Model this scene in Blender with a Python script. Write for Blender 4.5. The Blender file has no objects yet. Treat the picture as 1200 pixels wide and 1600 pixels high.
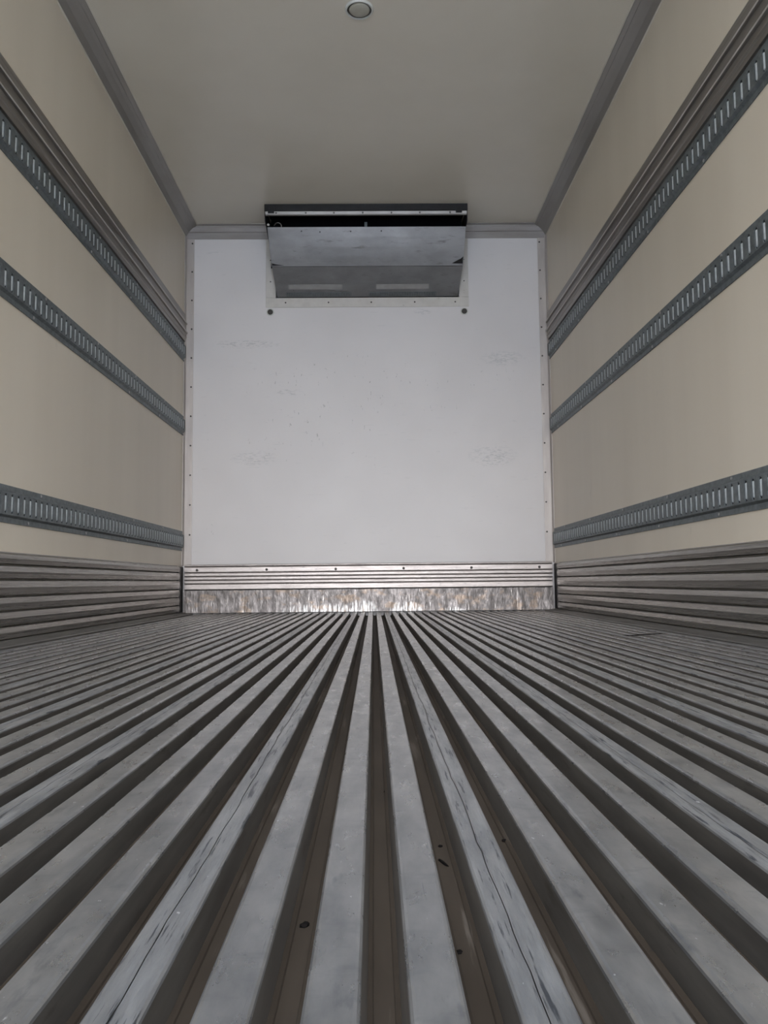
import bpy, bmesh, math, random
from mathutils import Matrix, Vector

random.seed(7)
SC = bpy.context.scene
COL = SC.collection

# ------------------------------------------------------------------ camera
CX, CH, YAW, PIT, ROLL, FPX, D = 0.0308, 0.1942, 0.0131, 0.0846, -0.0100, 1285.14, 5.4428
cy_, sy_, cp_, sp_ = math.cos(YAW), math.sin(YAW), math.cos(PIT), math.sin(PIT)
F_ = Vector((sy_ * cp_, cy_ * cp_, sp_))
R0 = Vector((cy_, -sy_, 0))
U0 = R0.cross(F_)
R_ = R0 * math.cos(ROLL) + U0 * math.sin(ROLL)
U_ = -R0 * math.sin(ROLL) + U0 * math.cos(ROLL)
cd = bpy.data.cameras.new('camera')
cam = bpy.data.objects.new('camera', cd)
COL.objects.link(cam)
m = Matrix(((R_.x, U_.x, -F_.x, CX), (R_.y, U_.y, -F_.y, 0), (R_.z, U_.z, -F_.z, CH), (0, 0, 0, 1)))
cam.matrix_world = m
cd.sensor_fit = 'VERTICAL'
cd.sensor_height = 36.0
cd.sensor_width = 27.0
cd.lens = FPX / 1600 * 36.0
cd.clip_start = 0.02
cd.clip_end = 300
SC.camera = cam

# ------------------------------------------------------------------ world: pale overcast sky seen through the open rear doorway
w = bpy.data.worlds.new('sky')
SC.world = w
w.use_nodes = True
wn, wl = w.node_tree.nodes, w.node_tree.links
bg = wn['Background']
tc = wn.new('ShaderNodeTexCoord')
sx = wn.new('ShaderNodeSeparateXYZ')
rp = wn.new('ShaderNodeValToRGB')
wl.new(tc.outputs['Generated'], sx.inputs[0])
wl.new(sx.outputs['Z'], rp.inputs[0])
el = rp.color_ramp.elements          # overcast sky: three times brighter overhead than at the horizon
el[0].position = 0.0
el[0].color = (0.33, 0.32, 0.325, 1)
el[1].position = 1.0
el[1].color = (0.86, 1.12, 1.52, 1)
e = el.new(0.3)
e.color = (0.645, 0.66, 0.695, 1)
wl.new(rp.outputs[0], bg.inputs[0])
bg.inputs[1].default_value = 4.0
YR = -1.45          # the rear doorway (behind the camera)
pl = bpy.data.lights.new('doorway_daylight', 'AREA')     # portal: only guides sampling of the sky through the doorway
pl.shape = 'RECTANGLE'
pl.size, pl.size_y = 2.46, 2.66
po = bpy.data.objects.new('doorway_daylight', pl)
po.location = (0, YR - 0.02, 1.30)
po.rotation_euler = (math.radians(90), 0, 0)
COL.objects.link(po)
pl.cycles.is_portal = True

vs = SC.view_settings
SC.display_settings.display_device = 'sRGB'
vs.view_transform = 'Standard'
vs.look = 'None'
vs.gamma = 1.0
vs.use_curve_mapping = False
vs.exposure = 2.33

# ------------------------------------------------------------------ materials
def mat(name, c1, c2=None, rough=0.5, metal=0.0, scale=(4, 4, 4), detail=6, lo=0.35, hi=0.65,
        bump=0.0, bscale=None, bdist=0.002, rvar=0.0, spec=0.5, layers=()):
    mt = bpy.data.materials.new(name)
    mt.use_nodes = True
    n, l = mt.node_tree.nodes, mt.node_tree.links
    b = n['Principled BSDF']
    b.inputs['Metallic'].default_value = metal
    b.inputs['Roughness'].default_value = rough
    b.inputs['Specular IOR Level'].default_value = spec
    geo = n.new('ShaderNodeNewGeometry')
    def noise(sc, det=6, rgh=0.6):
        mp = n.new('ShaderNodeMapping')
        mp.inputs['Scale'].default_value = sc
        l.new(geo.outputs['Position'], mp.inputs[0])
        nz = n.new('ShaderNodeTexNoise')
        nz.inputs['Scale'].default_value = 1.0
        nz.inputs['Detail'].default_value = det
        nz.inputs['Roughness'].default_value = rgh
        l.new(mp.outputs[0], nz.inputs['Vector'])
        return nz.outputs['Fac']
    def ramp(src, a, bb, ca, cb):
        r = n.new('ShaderNodeValToRGB')
        r.color_ramp.elements[0].position = a
        r.color_ramp.elements[1].position = bb
        r.color_ramp.elements[0].color = (*ca, 1)
        r.color_ramp.elements[1].color = (*cb, 1)
        l.new(src, r.inputs[0])
        return r.outputs[0]
    if c2 is None:
        c2 = c1
    nf = noise(scale, detail)
    col = ramp(nf, lo, hi, c1, c2)
    for lay in layers:      # worn or dirty patches, and painted glints, laid over the base
        (sc, a, bb, cc, det) = lay[:5]
        f = ramp(noise(sc, det), a, bb, (0, 0, 0), (1, 1, 1))
        if len(lay) > 5:    # the patch keeps to some spots: ellipses (x, z, half width, half height)
            tot = None
            sp = n.new('ShaderNodeSeparateXYZ')
            l.new(geo.outputs['Position'], sp.inputs[0])
            def mth(op, p, q=None):
                k = n.new('ShaderNodeMath')
                k.operation = op
                for i_, v_ in enumerate((p, q)):
                    if v_ is None:
                        continue
                    if isinstance(v_, (int, float)):
                        k.inputs[i_].default_value = v_
                    else:
                        l.new(v_, k.inputs[i_])
                return k.outputs[0]
            for (ex, ez, rx, rz) in lay[5]:
                dx = mth('DIVIDE', mth('SUBTRACT', sp.outputs['X'], ex), rx)
                dz = mth('DIVIDE', mth('SUBTRACT', sp.outputs['Z'], ez), rz)
                q = mth('SUBTRACT', 1.0, mth('ADD', mth('MULTIPLY', dx, dx), mth('MULTIPLY', dz, dz)))
                q = mth('MINIMUM', mth('MULTIPLY', mth('MAXIMUM', q, 0.0), 1.2), 1.0)
                tot = q if tot is None else mth('MAXIMUM', tot, q)
            f = mth('MULTIPLY', f, tot)
        mx = n.new('ShaderNodeMix')
        mx.data_type = 'RGBA'
        l.new(f, mx.inputs[0])
        l.new(col, mx.inputs[6])
        mx.inputs[7].default_value = (*cc, 1)
        col = mx.outputs[2]
    l.new(col, b.inputs['Base Color'])
    if rvar:
        rr = ramp(noise(tuple(s * 1.7 for s in scale), 5), 0.3, 0.7, (rough - rvar,) * 3, (rough + rvar,) * 3)
        l.new(rr, b.inputs['Roughness'])
    if bump:
        bp = n.new('ShaderNodeBump')
        bp.inputs['Strength'].default_value = bump
        bp.inputs['Distance'].default_value = bdist
        l.new(noise(bscale or scale, 4), bp.inputs['Height'])
        l.new(bp.outputs[0], b.inputs['Normal'])
    return mt

M = {}
M['cream'] = mat('cream_panel', (0.66, 0.588, 0.478), (0.70, 0.628, 0.515), rough=0.38, scale=(.6, 3.2, .25), detail=2, bump=0.25,
                 bscale=(.1, 2.4, .12), bdist=0.01, layers=[((3, 9, 3), .70, .80, (.50, .46, .39), 6)])
M['ceil'] = mat('ceiling_panel', (0.71, 0.65, 0.545), (0.75, 0.69, 0.585), rough=0.24, spec=0.6, scale=(1.5, 1.5, 1), detail=3, bump=0.1,
                bscale=(1, 1, 1), bdist=0.01)
def wall_xz(px, py):
    d = F_ + R_ * (px - 600) / FPX - U_ * (py - 800) / FPX
    t = D / d.y
    return CX + d.x * t, CH + d.z * t
def spots(*a):
    return [(*wall_xz(px, py), rx * .00424, rz * .00424) for px, py, rx, rz in a]
M['white'] = mat('white_panel', (0.745, 0.718, 0.715), (0.795, 0.768, 0.765), rough=0.42, scale=(1.2, 1, 1.2), detail=3,
                 layers=[((40, 1, 160), .50, .60, (.62, .61, .61), 6, spots((397, 716, 42, 14), (452, 613, 26, 6), (385, 538, 60, 8), (770, 712, 42, 20),
                                                                      (785, 560, 40, 14), (660, 487, 16, 6))),
                         ((60, 1, 22), .66, .70, (.42, .41, .40), 5, spots((500, 660, 120, 40), (430, 690, 60, 40), (790, 510, 14, 12), (570, 720, 30, 25),
                                                                        (325, 830, 10, 16), (330, 685, 12, 10), (600, 600, 240, 60))),
                         ((9, 1, 60), .64, .80, (.66, .65, .65), 8)])
M['rib'] = mat('worn_aluminium_rib', (0.31, 0.31, 0.31), (0.46, 0.45, 0.44), rough=0.31, metal=0.9, scale=(34, 11, 34), rvar=.08,
               bump=0.12, bscale=(160, 60, 160), bdist=0.0005,
               layers=[((60, 14, 60), .60, .74, (.22, .225, .235), 8), ((24, 50, 24), .55, .85, (.26, .262, .27), 5), ((420, 9, 60), .66, .72, (.22, .22, .23), 4), ((170, 60, 60), .70, .74, (.78, .78, .78), 3),
                       ((14, 3, 14), .60, .75, (.22, .22, .22), 4)])
M['ribjoint'] = mat('scored_aluminium_rib', (0.26, 0.262, 0.265), (0.41, 0.405, 0.40), rough=0.38, metal=0.85, scale=(60, 9, 30), rvar=.1,
                    bump=0.6, bscale=(300, 22, 160), bdist=0.0015,
                    layers=[((230, 12, 60), .57, .63, (.09, .095, .105), 8), ((120, 40, 60), .70, .74, (.75, .75, .75), 3)])
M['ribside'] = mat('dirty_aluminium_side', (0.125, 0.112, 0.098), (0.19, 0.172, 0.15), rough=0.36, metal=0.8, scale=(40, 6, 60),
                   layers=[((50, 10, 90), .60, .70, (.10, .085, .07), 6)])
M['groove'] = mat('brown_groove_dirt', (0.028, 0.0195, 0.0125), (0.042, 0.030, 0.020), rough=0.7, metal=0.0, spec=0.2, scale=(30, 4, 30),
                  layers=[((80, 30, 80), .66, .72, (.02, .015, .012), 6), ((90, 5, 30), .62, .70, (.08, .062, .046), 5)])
M['scuff'] = mat('brushed_scuff_aluminium', (0.27, 0.255, 0.235), (0.37, 0.35, 0.325), rough=0.30, metal=0.85, scale=(10, 1.2, 120), rvar=.08,
                 bump=0.3, bscale=(10, 3, 200), bdist=0.0006, layers=[((10, 2.2, 60), .60, .74, (.22, .205, .19), 6)])
M['curb'] = mat('dull_floor_edge', (0.15, 0.143, 0.13), (0.21, 0.20, 0.185), rough=0.45, metal=0.7, scale=(10, 3, 30),
                layers=[((8, 5, 8), .66, .72, (.12, .11, .10), 6)])
M['bright'] = mat('bright_scuff_aluminium', (0.37, 0.335, 0.32), (0.50, 0.46, 0.44), rough=0.40, metal=0.85, scale=(5, 5, 140), rvar=.08,
                  bump=0.4, bscale=(60, 10, 160), bdist=0.001, layers=[((25, 5, 70), .58, .72, (.30, .28, .27), 7)])
M['kick'] = mat('scraped_kick_plate_glints', (0.10, 0.092, 0.088), (0.19, 0.175, 0.17), rough=0.40, metal=0.85, scale=(30, 10, 14), rvar=.14,
                bump=0.7, bscale=(70, 10, 26), bdist=0.003,
                layers=[((9, 5, 16), .52, .62, (.20, .16, .13), 5),
                        ((85, 5, 9), .46, .60, (.78, .78, .77), 8, [(-.28, -.01, .34, .07), (-.05, 0, .12, .085), (.24, .0, .12, .07), (.55, -.01, .10, .04)]),  # pale scrapes, with reflections of the bright doorway painted into their colour
                        ((120, 5, 7), .63, .67, (.60, .57, .54), 6)])
M['steel'] = mat('galvanised_steel', (0.135, 0.155, 0.165), (0.20, 0.225, 0.235), rough=0.5, metal=0.6, scale=(40, 40, 40), detail=4,
                 layers=[((60, 30, 60), .66, .76, (.30, .32, .33), 5)])
M['tongue'] = mat('pale_zinc_tongue', (0.50, 0.55, 0.57), (0.62, 0.67, 0.70), rough=0.45, metal=0.4, scale=(60, 60, 60))
M['bolt'] = mat('zinc_screw', (0.5, 0.5, 0.5), rough=0.3, metal=0.9)
M['dark'] = mat('dark_screw', (0.05, 0.045, 0.04), rough=0.5)
M['rub'] = mat('brown_grey_rub_rail', (0.24, 0.222, 0.205), (0.33, 0.31, 0.29), rough=0.36, metal=0.8, scale=(10, 1.5, 60),
               layers=[((30, 12, 60), .68, .74, (.15, .14, .13), 5)])
M['crest'] = mat('rubbed_ridge_highlight', (0.62, 0.60, 0.57), (0.50, 0.48, 0.45), rough=0.35, metal=0.5, scale=(20, 8, 20))  # glossy highlight along the ridge crests, painted as a paler rubbed metal
M['cove'] = mat('grey_cove_profile', (0.28, 0.26, 0.24), (0.33, 0.31, 0.29), rough=0.42, metal=0.5, scale=(6, 2, 6))
M['trim'] = mat('pale_corner_angle', (0.46, 0.42, 0.40), (0.56, 0.52, 0.49), rough=0.45, metal=0.35, scale=(20, 20, 4))
M['topang'] = mat('grey_top_angle', (0.34, 0.315, 0.30), (0.40, 0.375, 0.36), rough=0.45, metal=0.4, scale=(4, 20, 20))
M['frame'] = mat('off_white_frame', (0.62, 0.59, 0.55), (0.68, 0.65, 0.61), rough=0.45, scale=(20, 20, 20),
                 layers=[((40, 10, 40), .68, .76, (.45, .41, .37), 5)])
M['sheet'] = mat('smudged_sheet_steel', (0.26, 0.255, 0.26), (0.33, 0.325, 0.33), rough=0.42, metal=0.55, scale=(6, 6, 12),
                 layers=[((8, 8, 40), .60, .74, (.19, .18, .18), 6), ((60, 20, 60), .72, .76, (.10, .10, .10), 3)])
M['black'] = mat('black_cavity', (0.004, 0.004, 0.005), rough=0.9, spec=0.1)
M['blackmet'] = mat('dark_grey_metal', (0.013, 0.0125, 0.014), (0.022, 0.021, 0.023), rough=0.45, metal=0.3, scale=(20, 20, 20))
M['tape'] = mat('pale_residue', (0.34, 0.33, 0.32), (0.30, 0.29, 0.28), rough=0.6, scale=(20, 20, 20))
M['lens'] = mat('grey_lens', (0.42, 0.40, 0.33), (0.46, 0.44, 0.38), rough=0.25, scale=(20, 20, 20))
M['bezel'] = mat('pale_plastic', (0.62, 0.62, 0.58), rough=0.4)
M['silicone'] = mat('cream_sealant', (0.62, 0.58, 0.50), (0.55, 0.50, 0.43), rough=0.6, scale=(8, 8, 8))
M['asphalt'] = mat('grey_concrete', (0.20, 0.195, 0.185), (0.24, 0.235, 0.225), rough=0.85, scale=(3, 3, 3))
M['crumb'] = mat('black_grit', (0.003, 0.0025, 0.002), (0.008, 0.006, 0.005), rough=0.9, spec=0.05, scale=(300, 300, 300))

# ------------------------------------------------------------------ helpers
def obj(name, bm, mats, parent=None, loc=None):
    me = bpy.data.meshes.new(name)
    bmesh.ops.recalc_face_normals(bm, faces=bm.faces)
    bm.to_mesh(me)
    bm.free()
    if not isinstance(mats, (list, tuple)):
        mats = [mats]
    for x in mats:
        me.materials.append(x)
    o = bpy.data.objects.new(name, me)
    COL.objects.link(o)
    if parent:
        o.parent = parent
    if loc:
        o.location = loc
    return o

def empty(name, loc):
    o = bpy.data.objects.new(name, None)
    o.empty_display_size = 0.05
    o.location = loc
    COL.objects.link(o)
    return o

def copy(o, parent, loc):
    c = o.copy()
    COL.objects.link(c)
    c.parent = parent
    c.location = loc
    return c

def tag(o, label, cat, group=None):
    o['label'] = label
    o['category'] = cat
    if group:
        o['group'] = group
    return o

def struct(o):
    o['kind'] = 'structure'
    return o

def box(bm, x0, x1, y0, y1, z0, z1, mi=0):
    v = [bm.verts.new(p) for p in ((x0, y0, z0), (x1, y0, z0), (x1, y1, z0), (x0, y1, z0),
                                   (x0, y0, z1), (x1, y0, z1), (x1, y1, z1), (x0, y1, z1))]
    for f in ((0, 3, 2, 1), (4, 5, 6, 7), (0, 1, 5, 4), (1, 2, 6, 5), (2, 3, 7, 6), (3, 0, 4, 7)):
        bm.faces.new([v[i] for i in f]).material_index = mi
    return bm

def prism(bm, pts, a0, a1, axis='y', cap=True, mi=None, seg=1, jit=None):
    """extrude a closed outline; pts are (x,z) along y, (y,z) along x or (x,y) along z"""
    rows = []
    for s in range(seg + 1):
        a = a0 + (a1 - a0) * s / seg
        row = []
        for i, (p, q) in enumerate(pts):
            if jit:
                p += jit(i, s)
            co = {'y': (p, a, q), 'x': (a, p, q), 'z': (p, q, a)}[axis]
            row.append(bm.verts.new(co))
        rows.append(row)
    n = len(pts)
    for s in range(seg):
        for i in range(n):
            f = bm.faces.new((rows[s][i], rows[s][(i + 1) % n], rows[s + 1][(i + 1) % n], rows[s + 1][i]))
            if mi:
                f.material_index = mi[i]
    if cap:
        bm.faces.new(rows[0][::-1])
        bm.faces.new(rows[-1])
    return bm

def disc(bm, c, r, h, axis, seg=12, dome=0.35, mi=0):
    """small domed button whose base sits at c and rises h along axis (unit vector)"""
    ax = Vector(axis)
    t = ax.orthogonal().normalized()
    b = ax.cross(t)
    rings = []
    for rr, hh in ((r, 0), (r, h * (1 - dome)), (r * .7, h)):
        rings.append([bm.verts.new(Vector(c) + (t * math.cos(k * 2 * math.pi / seg) + b * math.sin(k * 2 * math.pi / seg)) * rr + ax * hh) for k in range(seg)])
    for a, bb in zip(rings, rings[1:]):
        for k in range(seg):
            bm.faces.new((a[k], a[(k + 1) % seg], bb[(k + 1) % seg], bb[k])).material_index = mi
    bm.faces.new(rings[-1]).material_index = mi
    bm.faces.new(rings[0][::-1]).material_index = mi
    return bm

W2 = 1.23
ZC = 2.625
YB = D

# ------------------------------------------------------------------ the box body
struct(obj('ground', box(bmesh.new(), -60, 60, -90, 40, -1.35, -1.25), M['asphalt']))
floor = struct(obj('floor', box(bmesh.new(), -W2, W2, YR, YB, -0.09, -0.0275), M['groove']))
wl_ = struct(obj('wall_left', box(bmesh.new(), -W2 - .07, -W2, YR, YB + .07, -.09, ZC), M['cream']))
wr_ = struct(obj('wall_right', box(bmesh.new(), W2, W2 + .07, YR, YB + .07, -.09, ZC), M['cream']))
ceil = struct(obj('ceiling', box(bmesh.new(), -W2 - .07, W2 + .07, YR, YB + .47, ZC, ZC + .07), M['ceil']))

# front bulkhead with the cut-out that the cooling unit passes through
HX0, HX1, HZ0, HZ1 = -.617, .628, 2.118, 2.60
bm = bmesh.new()
box(bm, -W2, HX0, YB, YB + .07, -.09, ZC)
box(bm, HX1, W2, YB, YB + .07, -.09, ZC)
box(bm, HX0, HX1, YB, YB + .07, -.09, HZ0)
box(bm, HX0, HX1, YB, YB + .07, HZ1, ZC)
wb = struct(obj('wall_back', bm, M['white']))
for i, (x, z) in enumerate(((-.6537, 2.0193), (.6609, 2.0183))):
    b = bmesh.new()
    disc(b, (0, 0, 0), .026, .003, (0, -1, 0), 20)
    wa = obj('washer', b, M['bezel'], wb, (x, YB, z))
    b = bmesh.new()
    disc(b, (0, 0, 0), .0185, .006, (0, -1, 0), 20)
    bo = obj('bolt_head', b, M['dark'], wa, (0, -.003, 0))
    b = bmesh.new()
    disc(b, (0, 0, 0), .009, .003, (0, -1, 0), 6)

# ------------------------------------------------------------------ ribbed aluminium floor: planks of one extrusion each, four ribs to a plank
PITCH, RW, RH, DR = .0495, .0272, .0245, .003
X0 = -.1032
Y0F, Y1F = YR + .01, YB - .045
EDGE = 1.142
ZB = -.0245
def rib_outline(a, b, left=True, right=True):
    r = .0034
    o = [(a - DR - .0028, ZB), (a - DR - .0022, ZB + .0012), (a - DR + .0004, ZB + .0034)] if left else [(a, ZB)]
    o += [(a, -r), (a + r * .12, -r * .5), (a + r * .5, -r * .12), (a + r, 0)] if left else [(a, -.0008), (a + .0012, 0)]
    o += [(b - r, 0), (b - r * .5, -r * .12), (b - r * .12, -r * .5), (b, -r)] if right else [(b - .0012, 0), (b, -.0008)]
    o += [(b + DR - .0004, ZB + .0034), (b + DR + .0022, ZB + .0012), (b + DR + .0028, ZB)] if right else [(b, ZB)]
    return o
def rib_mi(n, left=True, right=True):
    mi = [0] * n
    mi[-1] = 1
    for k in range(3 if left else 1):
        mi[k] = 1 if (k == 2 or not left) else 2
    for k in range(3 if right else 1):
        mi[n - 2 - k] = 1 if (k == 2 or not right) else 2
    return mi
o_ = rib_outline(0, RW)
ribmesh = None
def make_rib(x, parent):
    global ribmesh
    if ribmesh is None:
        b = bmesh.new()
        prism(b, o_, Y0F, Y1F, mi=rib_mi(len(o_)), seg=1)
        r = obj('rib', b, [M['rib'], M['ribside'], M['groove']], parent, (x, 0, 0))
        ribmesh = r
        return r
    return copy(ribmesh, parent, (x, 0, 0))
def half_rib(x0, x1, left, parent, seed, mname='ribjoint'):
    rnd = random.Random(seed)
    wob = []
    v = 0
    for s in range(301):
        v = v * .75 + rnd.uniform(-.0009, .0009)
        wob.append(v)
    o = rib_outline(x0, x1, left, not left)
    n = len(o)
    free = {n - 1, n - 2, n - 3} if left else {0, 1, 2}
    def jit(i, s):
        if i in free:
            return wob[s]
        return 0
    b = bmesh.new()
    prism(b, o, Y0F, Y1F, mi=rib_mi(n, left, not left), seg=300, jit=jit)
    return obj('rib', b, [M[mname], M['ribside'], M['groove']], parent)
JF = .42      # where the joint between two planks runs across its rib
for mm in range(-6, 7):
    xa = X0 + PITCH * 4 * mm + RW * JF
    xb = X0 + PITCH * 4 * (mm + 1) + RW * JF
    ca, cb = max(xa, -EDGE), min(xb, EDGE)
    if cb - ca < .03:
        continue
    b = bmesh.new()
    box(b, ca + .0003, cb - .0003, Y0F, Y1F, -.0275, ZB)
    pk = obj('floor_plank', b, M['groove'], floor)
    if xa > -EDGE + .012:
        half_rib(xa + .0003, X0 + PITCH * 4 * mm + RW, False, pk, mm)
    if xb < EDGE - .02:
        half_rib(X0 + PITCH * 4 * (mm + 1), xb - .0003, True, pk, mm + 1)
    for k in (1, 2, 3):
        x = X0 + PITCH * (4 * mm + k)
        if x - DR > -EDGE and x + RW + DR < EDGE:
            make_rib(x, pk)

# ------------------------------------------------------------------ scuff liners
YK = YB - .05
def scuff_strip_outline(s, zt, h):
    """one bulged strip of the side liner; s=-1 left wall, +1 right wall"""
    w = W2
    pts = [(0, zt), (.017, zt - .0015), (.0215, zt - .005), (.0245, zt - h * .48), (.0232, zt - h * .60), (.0208, zt - h + .0032), (.012, zt - h + .002), (0, zt - h)]
    return [(s * (w - p), z) for p, z in pts]
ZS = [.305, .265, .215, .158, .108, .057, .012]
for s, nm in ((-1, 'left'), (1, 'right')):
    b = bmesh.new()
    y1 = YB - .165
    prism(b, [(s * W2, .309), (s * (W2 - .006), .309), (s * (W2 - .006), .305), (s * W2, .305)], YR + .01, y1)
    bb = struct(obj('baseboard_' + nm, b, M['scuff']))
    for zt, zb in zip(ZS, ZS[1:]):
        b = bmesh.new()
        prism(b, scuff_strip_outline(s, zt - .0006, zt - zb - .0012), YR + .01, y1)
        obj('liner_strip', b, M['scuff'], bb)
    b = bmesh.new()
    prism(b, [(s * W2, .0110), (s * (W2 - .020), .0110), (s * (W2 - .030), .008), (s * (W2 - .044), .0065), (s * (W2 - .058), .003),
              (s * (EDGE + .003), 0), (s * (EDGE + .001), -.003), (s * (EDGE + .001), -.0272), (s * W2, -.0272)], YR + .01, YK - .014)
    obj('floor_curb', b, M['curb'], bb)
    b = bmesh.new()
    box(b, min(s * W2, s * (W2 - .014)), max(s * W2, s * (W2 - .014)), y1 + .001, YK + .012, .0115, .303)
    obj('corner_filler', b, M['blackmet'], bb)

# back liner
YK = YB - .05
kx0, kx1 = -1.2045, 1.2015
zb_ = [.317, .301, .262, .237, .213, .189, .150]
b = bmesh.new()
box(b, kx0 + .004, kx1 - .004, YK + .016, YB, .006, .314)
bk = struct(obj('baseboard_back', b, M['blackmet']))
first = None
for zt, zl in zip(zb_, zb_[1:]):
    b = bmesh.new()
    h = zt - zl - .0017
    prism(b, [(YK + .016, zt), (YK + .003, zt), (YK, zt - .003), (YK + .0005, zt - h + .006), (YK + .004, zt - h), (YK + .016, zt - h)], kx0, kx1, 'x')
    st = obj('liner_strip', b, M['bright'], bk)
    if abs(zt - .301) < 1e-4:
        for x in (-1.122, -.669, -.218, .226, .671, 1.117):
            r = bmesh.new()
            disc(r, (0, 0, 0), .0085, .004, (0, -1, 0), 10)
            obj('rivet', r, M['dark'], st, (x, YK, .281))
b = bmesh.new()
nn = 80
rnd = random.Random(3)
# the flat kick plate, slightly dented along its lower edge
rows = []
for i in range(nn + 1):
    x = kx0 - .002 + (kx1 - kx0 + .004) * i / nn
    dz = rnd.uniform(-.0012, .0012)
    dy = rnd.uniform(-.0012, .0012)
    rows.append([b.verts.new(p) for p in ((x, YK - .004, .1478 + rnd.uniform(-.001, .0012)), (x, YK - .007 + dy, .07), (x, YK - .012 + dy, .0035 + abs(dz)),
                                          (x, YK + .002, .0035 + abs(dz)), (x, YK + .002, .1478))])
for r0, r1 in zip(rows, rows[1:]):
    for k in range(5):
        b.faces.new((r0[k], r1[k], r1[(k + 1) % 5], r0[(k + 1) % 5]))
b.faces.new(rows[0])
b.faces.new(rows[-1][::-1])
kp = obj('kick_plate', b, M['kick'], bk)

# ------------------------------------------------------------------ trims: coves, corner angles, top angle
for n, s in ((1, -1), (2, 1)):
    o = [(W2, 2.625), (W2, 2.546), (W2 - .004, 2.546), (W2 - .006, 2.553), (W2 - .022, 2.578), (W2 - .044, 2.600), (W2 - .058, 2.611), (W2 - .060, 2.6085),
         (W2 - .078, 2.620), (W2 - .080, 2.625)]
    t = struct(obj('trim_%d' % n, prism(bmesh.new(), [(s * x, z) for x, z in o], YR, YB - .004), M['cove']))
    for nm, pp in (('sealant_bead', [(W2, 2.546), (W2, 2.541), (W2 - .005, 2.546)]), ('sealant_bead', [(W2 - .080, 2.625), (W2 - .086, 2.625), (W2 - .080, 2.620)])):
        obj(nm, prism(bmesh.new(), [(s * x, z) for x, z in pp], YR, YB - .004), M['silicone'], t)
for n, s in ((3, -1), (4, 1)):
    o = [(W2, YB), (W2 - .0605, YB), (W2 - .0605, YB - .004), (W2 - .012, YB - .005), (W2 - .005, YB - .012), (W2 - .004, YB - .026), (W2, YB - .026)]
    t = struct(obj('trim_%d' % n, prism(bmesh.new(), [(s * x, y) for x, y in o], .312, 2.548, 'z'), M['trim']))
    for k in range(11):
        r = bmesh.new()
        disc(r, (0, 0, 0), .006, .003, (0, -1, 0), 8)
        obj('screw', r, M['dark'], t, (s * (W2 - .047), YB - .004, .515 + .1985 * k))
# top angle, broken by the cooling unit
tt = empty('trim_5', (0, YB, ZC))
struct(tt)
for xa, xb in ((-1.2285, -.668), (.672, 1.2285)):
    b = bmesh.new()
    prism(b, [(0, -.0), (-.034, 0), (-.034, -.004), (-.020, -.007), (-.013, -.018), (-.0115, -.046), (-.005, -.050), (-.005, -.095), (0, -.095)], xa, xb, 'x')
    obj('top_angle', b, M['topang'], tt)
# ------------------------------------------------------------------ frame round the cut-out
fr = struct(empty('trim_6', (0, YB, 2.05)))
def frame_piece(x0, x1, z0, z1):
    b = bmesh.new()
    box(b, x0, x1, -.005, 0, z0, z1)
    bmesh.ops.bevel(b, geom=b.edges[:], offset=.0012, segments=1, affect='EDGES')
    return obj('frame_strip', b, M['frame'], fr)
frame_piece(-.684, .692, .001, .0665)
frame_piece(-.684, -.619, .067, .478)
frame_piece(.630, .692, .067, .478)
for x in (-.26, .03, .325, .60, -.55):
    b = bmesh.new()
    disc(b, (0, 0, 0), .0055, .002, (0, -1, 0), 8)
    obj('screw', b, M['dark'], fr, (x, -.005, .034))
for x in (-.652, .662):
    for z in (.18, .33):
        b = bmesh.new()
        disc(b, (0, 0, 0), .0045, .002, (0, -1, 0), 8)
        obj('screw', b, M['dark'], fr, (x, -.005, z))

# ------------------------------------------------------------------ cooling unit
cu = tag(empty('cooling_unit', (0, 5.12, ZC)), 'grey sheet metal cooling unit under the ceiling at the front wall', 'cooler')
oy, oz = 5.12, ZC
XL, XR = -.653, .6575
# housing shell: sides, and black sheets added to paint the shade inside
for s, x in ((-1, XL), (1, XR)):
    b = bmesh.new()
    prism(b, [(0, 0), (.010, -.110), (.05, -.123), (.182, -.333), (YB - oy - .001, -.440), (YB - oy - .001, 0)], x if s < 0 else x - .003, x + .003 if s < 0 else x, 'x')
    # taper the cheek inwards as it nears the wall
    for v in b.verts:
        v.co.x -= s * (.012 * min(1, max(0, (-v.co.z - .1) / .1)) + .035 * max(0, (-v.co.z - .12) / .32))
    obj('side_panel', b, M['blackmet'], cu)
b = bmesh.new()
box(b, -.635, .640, .205, .209, -.345, -.002)
box(b, -.72, .73, YB - oy + .071, YB - oy + .30, -.58, .001)
box(b, -.640, .644, .012, .2, -.012, -.006)
obj('shade_backing', b, M['black'], cu)
b = bmesh.new()
prism(b, [(0, 0), (0, -.044), (.006, -.046), (.010, -.040), (.010, -.004), (.113, -.004), (.113, 0)], XL, XR, 'x')
obj('ceiling_flange', b, M['blackmet'], cu)
b = bmesh.new()
prism(b, [(.002, -.0465), (-.001, -.050), (.006, -.066), (.012, -.072), (.020, -.070), (.012, -.052), (.012, -.0465)], XL + .006, XR - .006, 'x')
lip = obj('outlet_lip', b, M['cove'], cu)
for px in (435.6, 482.5, 527, 572.6, 618, 663, 711):
    x = (px - 584.25) * 5.12 / FPX * 1.022 + CX - .003
    b = bmesh.new()
    disc(b, (0, 0, 0), .006, .004, (0, -.92, -.39), 8)
    obj('rivet', b, M['dark'], lip, (x, .002, -.058))
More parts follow.
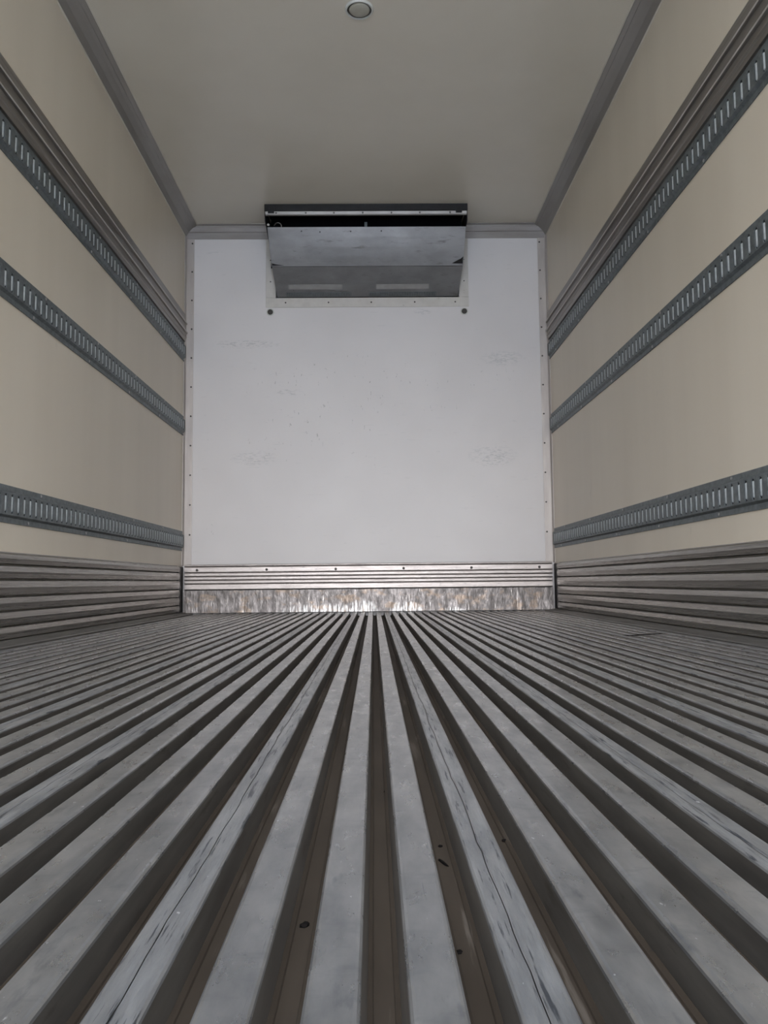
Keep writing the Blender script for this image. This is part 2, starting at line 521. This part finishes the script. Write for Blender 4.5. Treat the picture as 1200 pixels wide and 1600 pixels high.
for x in (-.61, .60):      # hinge brackets at both ends of the lip
    b = bmesh.new()
    box(b, x - .02, x + .02, -.004, .0, -.062, -.018)
    disc(b, (x - .009, -.004, -.030), .005, .003, (0, -1, 0), 8)
    disc(b, (x + .009, -.004, -.030), .005, .003, (0, -1, 0), 8)
    obj('hinge_bracket', b, M['blackmet'], cu)
# cover: an upper and a lower sheet folded along a seam
def sheet(y0, z0, xl0, xr0, y1, z1, xl1, xr1, name, th=.004, cols=12, sag=0.0):
    b = bmesh.new()
    nrm = Vector((0, (z1 - z0), -(y1 - y0))).normalized()
    if nrm.y > 0:
        nrm = -nrm
    fr_, bk_ = [], []
    for j in range(5):
        t = j / 4
        a, c = [], []
        for i in range(cols + 1):
            u = i / cols
            x = (xl0 * (1 - t) + xl1 * t) * (1 - u) + (xr0 * (1 - t) + xr1 * t) * u
            d = sag * math.sin(math.pi * u) * math.sin(math.pi * t)
            p = Vector((x, y0 * (1 - t) + y1 * t, z0 * (1 - t) + z1 * t)) + nrm * d
            a.append(b.verts.new(p))
            c.append(b.verts.new(p - nrm * th))
        fr_.append(a)
        bk_.append(c)
    for j in range(4):
        for i in range(cols):
            b.faces.new((fr_[j][i], fr_[j][i + 1], fr_[j + 1][i + 1], fr_[j + 1][i]))
            b.faces.new((bk_[j][i], bk_[j + 1][i], bk_[j + 1][i + 1], bk_[j][i + 1]))
    for j in range(4):
        for i in (0, cols):
            b.faces.new((fr_[j][i], fr_[j + 1][i], bk_[j + 1][i], bk_[j][i]))
    for i in range(cols):
        for j in (0, 4):
            b.faces.new((fr_[j][i], bk_[j][i], bk_[j][i + 1], fr_[j][i + 1]))
    return obj(name, b, M['sheet'], cu)
PT = (.050, -.132)       # top edge of the cover
PF = (.180, -.344)       # fold
PB = (.327, -.500)       # bottom edge
up = sheet(PT[0], PT[1], -.640, .650, PF[0], PF[1] + .001, -.628, .643, 'upper_cover', sag=.004)
lo = sheet(PF[0] + .001, PF[1] - .002, -.626, .641, PB[0], PB[1], -.606, .618, 'lower_cover', sag=.002)
# things on the lower cover
def on_lower(t, off=0.0):
    y = PF[0] + (PB[0] - PF[0]) * t
    z = PF[1] + (PB[1] - PF[1]) * t
    L = math.hypot(PB[0] - PF[0], PB[1] - PF[1])
    ny, nz = -(PF[1] - PB[1]) / L, -(PB[0] - PF[0]) / L
    return y + ny * off, z + nz * off
def strip_on_lower(x0, x1, t0, t1, th, name, m_, parent):
    b = bmesh.new()
    pts = [on_lower(t0, .001), on_lower(t0, th), on_lower(t1, th), on_lower(t1, .001)]
    prism(b, pts, x0, x1, 'x')
    return obj(name, b, m_, parent)
for x0, x1 in ((-.525, -.165), (.065, .42)):
    strip_on_lower(x0, x1, .58, .74, .003, 'label_residue', M['tape'], lo)
for x0, x1 in ((-.545, -.105), (.015, .47)):
    g = strip_on_lower(x0, x1, .84, .965, .0035, 'drain_grille', M['steel'], lo)
    nsl = 40
    for k in range(nsl):
        xx = x0 + (x1 - x0) * (k + .5) / nsl
        b = bmesh.new()
        ya, za = on_lower(.85, .0035)
        yb, zb2 = on_lower(.955, .0035)
        yc, zc2 = on_lower(.955, .006)
        yd, zd = on_lower(.85, .006)
        prism(b, [(ya, za), (yd, zd), (yc, zc2), (yb, zb2)], xx - .0022, xx + .0022, 'x')
        obj('grille_bar', b, M['sheet'], g)
for x, t in ((-.42, .10), (-.30, .12), (-.10, .11), (.10, .10)):
    b = bmesh.new()
    y = PT[0] + (PF[0] - PT[0]) * t
    z = PT[1] + (PF[1] - PT[1]) * t
    disc(b, (0, 0, 0), .005, .003, Vector((0, -.854, -.52)).normalized(), 8)
    obj('screw', b, M['dark'], up, (x, y, z))
# black latch corner at the right fold and the seam brackets
for x in (-.618, .632):
    b = bmesh.new()
    s = 1 if x > 0 else -1
    L_ = Vector((0, -.854, -.52)).normalized() * .0015
    y, z = PF[0], PF[1]
    if s < 0:
        pts = [(x - .006, y - .014, z + .018), (x - .006, y - .004, z + .006), (x + .075, y - .005, z + .007), (x + .02, y - .009, z + .013)]
    else:
        pts = [(x + s * .008, y - .052 * .61 , z + .052), (x + s * .006, y - .01, z + .012), (x - s * .065, y - .012, z + .014), (x - s * .01, y - .030, z + .036)]
    va = [b.verts.new(Vector(p) + L_ * 1.2) for p in pts]
    vb = [b.verts.new(Vector(p) + L_ * 3.2) for p in pts]
    b.faces.new(va)
    b.faces.new(vb[::-1])
    for i in range(4):
        b.faces.new((va[i], va[(i + 1) % 4], vb[(i + 1) % 4], vb[i]))
    obj('corner_gusset', b, M['blackmet'], up)
# cable loop and bracket that show in the dark outlet
def tube(name, pts, r, m_, parent):
    cu_ = bpy.data.curves.new(name, 'CURVE')
    cu_.dimensions = '3D'
    cu_.bevel_depth = r
    cu_.bevel_resolution = 3
    cu_.resolution_u = 8
    sp = cu_.splines.new('BEZIER')
    sp.bezier_points.add(len(pts) - 1)
    for bp_, p in zip(sp.bezier_points, pts):
        bp_.co = p
        bp_.handle_left_type = bp_.handle_right_type = 'AUTO'
    tmp = bpy.data.objects.new(name, cu_)
    COL.objects.link(tmp)
    dg = bpy.context.evaluated_depsgraph_get()
    me = bpy.data.meshes.new_from_object(tmp.evaluated_get(dg))
    bpy.data.objects.remove(tmp)
    me.materials.clear()
    me.materials.append(m_)
    o = bpy.data.objects.new(name, me)
    COL.objects.link(o)
    o.parent = parent
    return o
tube('cable_loop', [(-.60, .075, -.110), (-.58, .06, -.098), (-.555, .06, -.106), (-.55, .07, -.135)], .0028, M['rub'], cu)
b = bmesh.new()
disc(b, (-.633, .045, -.118), .008, .006, (0, -1, 0), 10)
obj('pivot_pin', b, M['bezel'], cu)
b = bmesh.new()
box(b, -.010, .008, .075, .079, -.125, -.088)
obj('stay_bracket', b, M['steel'], cu)

# ------------------------------------------------------------------ lashing rails
RY0, RY1 = YR + .05, YB - .028
SP = .0505
SOFF = 2.7935 - SP * 200
def rail_body():
    """hat section with a row of upright slots, running along y; z=0 at lower edge, +x points away from its wall"""
    b = bmesh.new()
    prof = [(.0006, 0), (.0045, .0005), (.0045, .019), (.0150, .0265), None, (.0150, .1035), (.0045, .111), (.0045, .1295), (.0006, .130)]
    for seg in (prof[:4], prof[5:]):
        for (xa, za), (xb, zb) in zip(seg, seg[1:]):
            v = [b.verts.new(p) for p in ((xa, RY0, za), (xb, RY0, zb), (xb, RY1, zb), (xa, RY1, za))]
            b.faces.new(v)
    v = [b.verts.new(p) for p in ((.0006, RY0, 0), (.0006, RY1, 0), (.0006, RY1, .130), (.0006, RY0, .130))]
    b.faces.new(v).material_index = 1
    for y in (RY0, RY1):
        v = [b.verts.new((x, y, z)) for x, z in [p for p in prof if p]]
        b.faces.new(v)
    ys = []
    k = 0
    y = SOFF
    while y < RY1 - SP / 2:
        if y > RY0 + SP / 2:
            ys.append(y)
        y += SP
    zc, hh, hw = .065, .0345, .0095
    def quad(y0, y1):
        vv = [b.verts.new(p) for p in ((.015, y0, .0265), (.015, y1, .0265), (.015, y1, .1035), (.015, y0, .1035))]
        b.faces.new(vv)
    quad(RY0, ys[0] - SP / 2)
    quad(ys[-1] + SP / 2, RY1)
    n = 8
    for yc in ys:
        hole = []
        for a in range(n + 1):
            t = math.pi * a / n
            hole.append((yc + hw * math.cos(t), zc + (hh - hw) + hw * math.sin(t)))
        for a in range(n + 1):
            t = math.pi + math.pi * a / n
            hole.append((yc + hw * math.cos(t), zc - (hh - hw) + hw * math.sin(t)))
        inn = [b.verts.new((.015, y_, z_)) for y_, z_ in hole]
        dep = [b.verts.new((.0115, y_, z_)) for y_, z_ in hole]
        out = []
        for y_, z_ in hole[:n + 1]:
            out.append(b.verts.new((.015, yc + SP / 2 * (y_ - yc) / hw, .1035)))
        for y_, z_ in hole[n + 1:]:
            out.append(b.verts.new((.015, yc + SP / 2 * (y_ - yc) / hw, .0265)))
        q = len(hole)
        for i in range(q):
            j = (i + 1) % q
            b.faces.new((inn[i], inn[j], out[j], out[i]))
            b.faces.new((inn[i], dep[i], dep[j], inn[j]))
    return b, ys
bm, slot_ys = rail_body()
me = bpy.data.meshes.new('rail_body')
bmesh.ops.recalc_face_normals(bm, faces=bm.faces)
bm.to_mesh(me)
bm.free()
me.materials.append(M['steel'])
me.materials.append(M['blackmet'])
# the bowed tongue that fills the middle of each slot
bm = bmesh.new()
n = 6
r0 = []
for z, f in ((-.0275, .25), (-.0245, 1), (.0245, 1), (.0275, .25)):
    r0.append([bm.verts.new((.0075 + f * .0085 * math.sin(math.pi * a / n), -.0078 * math.cos(math.pi * a / n), z)) for a in range(n + 1)])
for a, c in zip(r0, r0[1:]):
    for i in range(n):
        bm.faces.new((a[i], a[i + 1], c[i + 1], c[i])).smooth = True
bm.faces.new(r0[0][::-1])
bm.faces.new(r0[-1])
bm.faces.new([r[0] for r in r0][::-1])
bm.faces.new([r[-1] for r in r0])
tm = bpy.data.meshes.new('slot_tongue')
bmesh.ops.recalc_face_normals(bm, faces=bm.faces)
bm.to_mesh(tm)
bm.free()
tm.materials.append(M['tongue'])
bm = bmesh.new()
disc(bm, (0, 0, 0), .006, .003, (1, 0, 0), 8)
sm = bpy.data.meshes.new('screw')
bmesh.ops.recalc_face_normals(bm, faces=bm.faces)
bm.to_mesh(sm)
bm.free()
sm.materials.append(M['bolt'])
def add(name, me_, parent, loc):
    o = bpy.data.objects.new(name, me_)
    COL.objects.link(o)
    o.parent = parent
    o.location = loc
    return o
rails = [(-1, 1.6765, 'grey slotted lashing rail high on the left wall, directly under the rub rail'),
         (-1, 1.1745, 'grey slotted lashing rail at the middle of the left wall'),
         (-1, .4085, 'grey slotted lashing rail low on the left wall, just above the scuff liner'),
         (1, 1.6765, 'grey slotted lashing rail high on the right wall, directly under the rub rail'),
         (1, 1.1705, 'grey slotted lashing rail at the middle of the right wall'),
         (1, .4050, 'grey slotted lashing rail low on the right wall, just above the scuff liner')]
for s, z, lab in rails:
    r = tag(empty('lashing_rail', (s * W2, 0, z)), lab, 'rail', 'slotted lashing rails on the side walls')
    if s > 0:
        r.rotation_euler = (0, 0, math.pi)
        r.location = (W2, RY0 + RY1, z)
    add('rail_body', me, r, (0, 0, 0))
    for y in slot_ys:
        add('slot_tongue', tm, r, (0, y, .065))
    k = 0
    y = RY0 + .2
    while y < RY1:
        add('screw', sm, r, (.0045, y, .0095))
        add('screw', sm, r, (.0045, y + .11, .1205))
        y += .6

# ------------------------------------------------------------------ rub rails above the top lashing rails
for s, nm in ((-1, 'left'), (1, 'right')):
    pts = [(0, 2.002), (.004, 2.002), (.010, 1.996), (.012, 1.944), (.014, 1.939), (.023, 1.937), (.025, 1.935), (.025, 1.931), (.023, 1.929), (.014, 1.927), (.013, 1.884), (.015, 1.879), (.024, 1.877),
           (.026, 1.875), (.026, 1.871), (.024, 1.869), (.015, 1.867), (.014, 1.845), (.018, 1.842), (.018, 1.836), (.013, 1.832), (.012, 1.810), (0, 1.810)]
    b = bmesh.new()
    prism(b, [(-s * x, z) for x, z in pts], YR + .05, YB - .027)
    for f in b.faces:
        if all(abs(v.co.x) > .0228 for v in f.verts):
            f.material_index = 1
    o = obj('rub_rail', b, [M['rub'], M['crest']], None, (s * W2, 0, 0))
    tag(o, 'brown grey ridged metal rub rail along the %s wall above its top lashing rail' % nm, 'rub rail', 'rub rails on the side walls')

# ------------------------------------------------------------------ ceiling light
cl = tag(empty('ceiling_light', (-.0095, 3.311, ZC)), 'small round unlit lamp set in the ceiling near the top of the photo', 'lamp')
def ring(r_out, r_in, h_out, h_in, seg=40, z0=0):
    b = bmesh.new()
    loops = []
    for r, h in ((r_out, 0), (r_out - .003, h_out), ((r_out + r_in) / 2, max(h_out, h_in) * 1.05), (r_in, h_in), (r_in, 0)):
        loops.append([b.verts.new((r * math.cos(2 * math.pi * k / seg), r * math.sin(2 * math.pi * k / seg), -h)) for k in range(seg)])
    for a, c in zip(loops, loops[1:]):
        for k in range(seg):
            b.faces.new((a[k], a[(k + 1) % seg], c[(k + 1) % seg], c[k]))
    return b
obj('bezel', ring(.062, .052, .004, .007), M['bezel'], cl)
obj('shadow_ring', ring(.052, .044, .004, .003), M['dark'], cl)  # dark ring painting the shadow gap between bezel and lens
b = bmesh.new()
seg = 40
loops = []
for r, h in ((.044, .001), (.043, .006), (.036, .009), (.02, .011)):
    loops.append([b.verts.new((r * math.cos(2 * math.pi * k / seg), r * math.sin(2 * math.pi * k / seg), -h)) for k in range(seg)])
for a, c in zip(loops, loops[1:]):
    for k in range(seg):
        b.faces.new((a[k], a[(k + 1) % seg], c[(k + 1) % seg], c[k])).smooth = True
b.faces.new(loops[-1])
b.faces.new(loops[0][::-1])
obj('lens', b, M['lens'], cl)

# ------------------------------------------------------------------ crumbs of dirt lying in the grooves
def px_on(x, y, Z):
    d = F_ + R_ * (x - 600) / FPX - U_ * (y - 800) / FPX
    t = (Z - CH) / d.z
    return Vector((CX, 0, CH)) + d * t
def crumb(px, py, lx, ly, lz, rot, label, Z=ZB, seed=0):
    c = px_on(px, py, Z)
    rnd = random.Random(seed)
    b = bmesh.new()
    bmesh.ops.create_icosphere(b, subdivisions=2, radius=1)
    for v in b.verts:
        k = 1 + rnd.uniform(-.22, .22)
        v.co = Vector((v.co.x * lx * k, v.co.y * ly * k, max(v.co.z, -.35) * lz * k))
    mz = min(v.co.z for v in b.verts)
    for v in b.verts:
        v.co.z -= mz
    o = obj('dirt_crumb', b, M['crumb'], None, (c.x, c.y, Z))
    o.rotation_euler = (0, 0, rot)
    return tag(o, label, 'dirt', 'dirt crumbs on the ribbed floor')
crumb(476, 1447, .0026, .0042, .0016, -.7, 'black oval dirt crumb in the groove left of the two central ribs', seed=1)
crumb(692, 1349, .0014, .0095, .0012, .35, 'thin curved black sliver of dirt in the groove right of centre', seed=2)
crumb(688, 1323, .0018, .0024, .0010, 0, 'tiny black dirt crumb just beyond the curved sliver', seed=3)
crumb(717, 1489, .0021, .0024, .0012, .5, 'round black dirt crumb nearest the camera, right of centre', seed=4)
crumb(602, 1238, .0016, .0026, .0010, .2, 'small black dirt crumb in the central groove', seed=5)
crumb(788, 1315, .0022, .0026, .0014, .9, 'ragged dark dirt crumb in the groove beyond the scored rib', seed=6)
crumb(332, 1452, .0022, .0035, .0014, .4, 'brown dirt clump in the groove right of the left scored rib', seed=7)
crumb(1008, 992, .006, .12, .002, -1.0, 'long thin black sliver of dirt near the right wall', Z=0.0, seed=8)
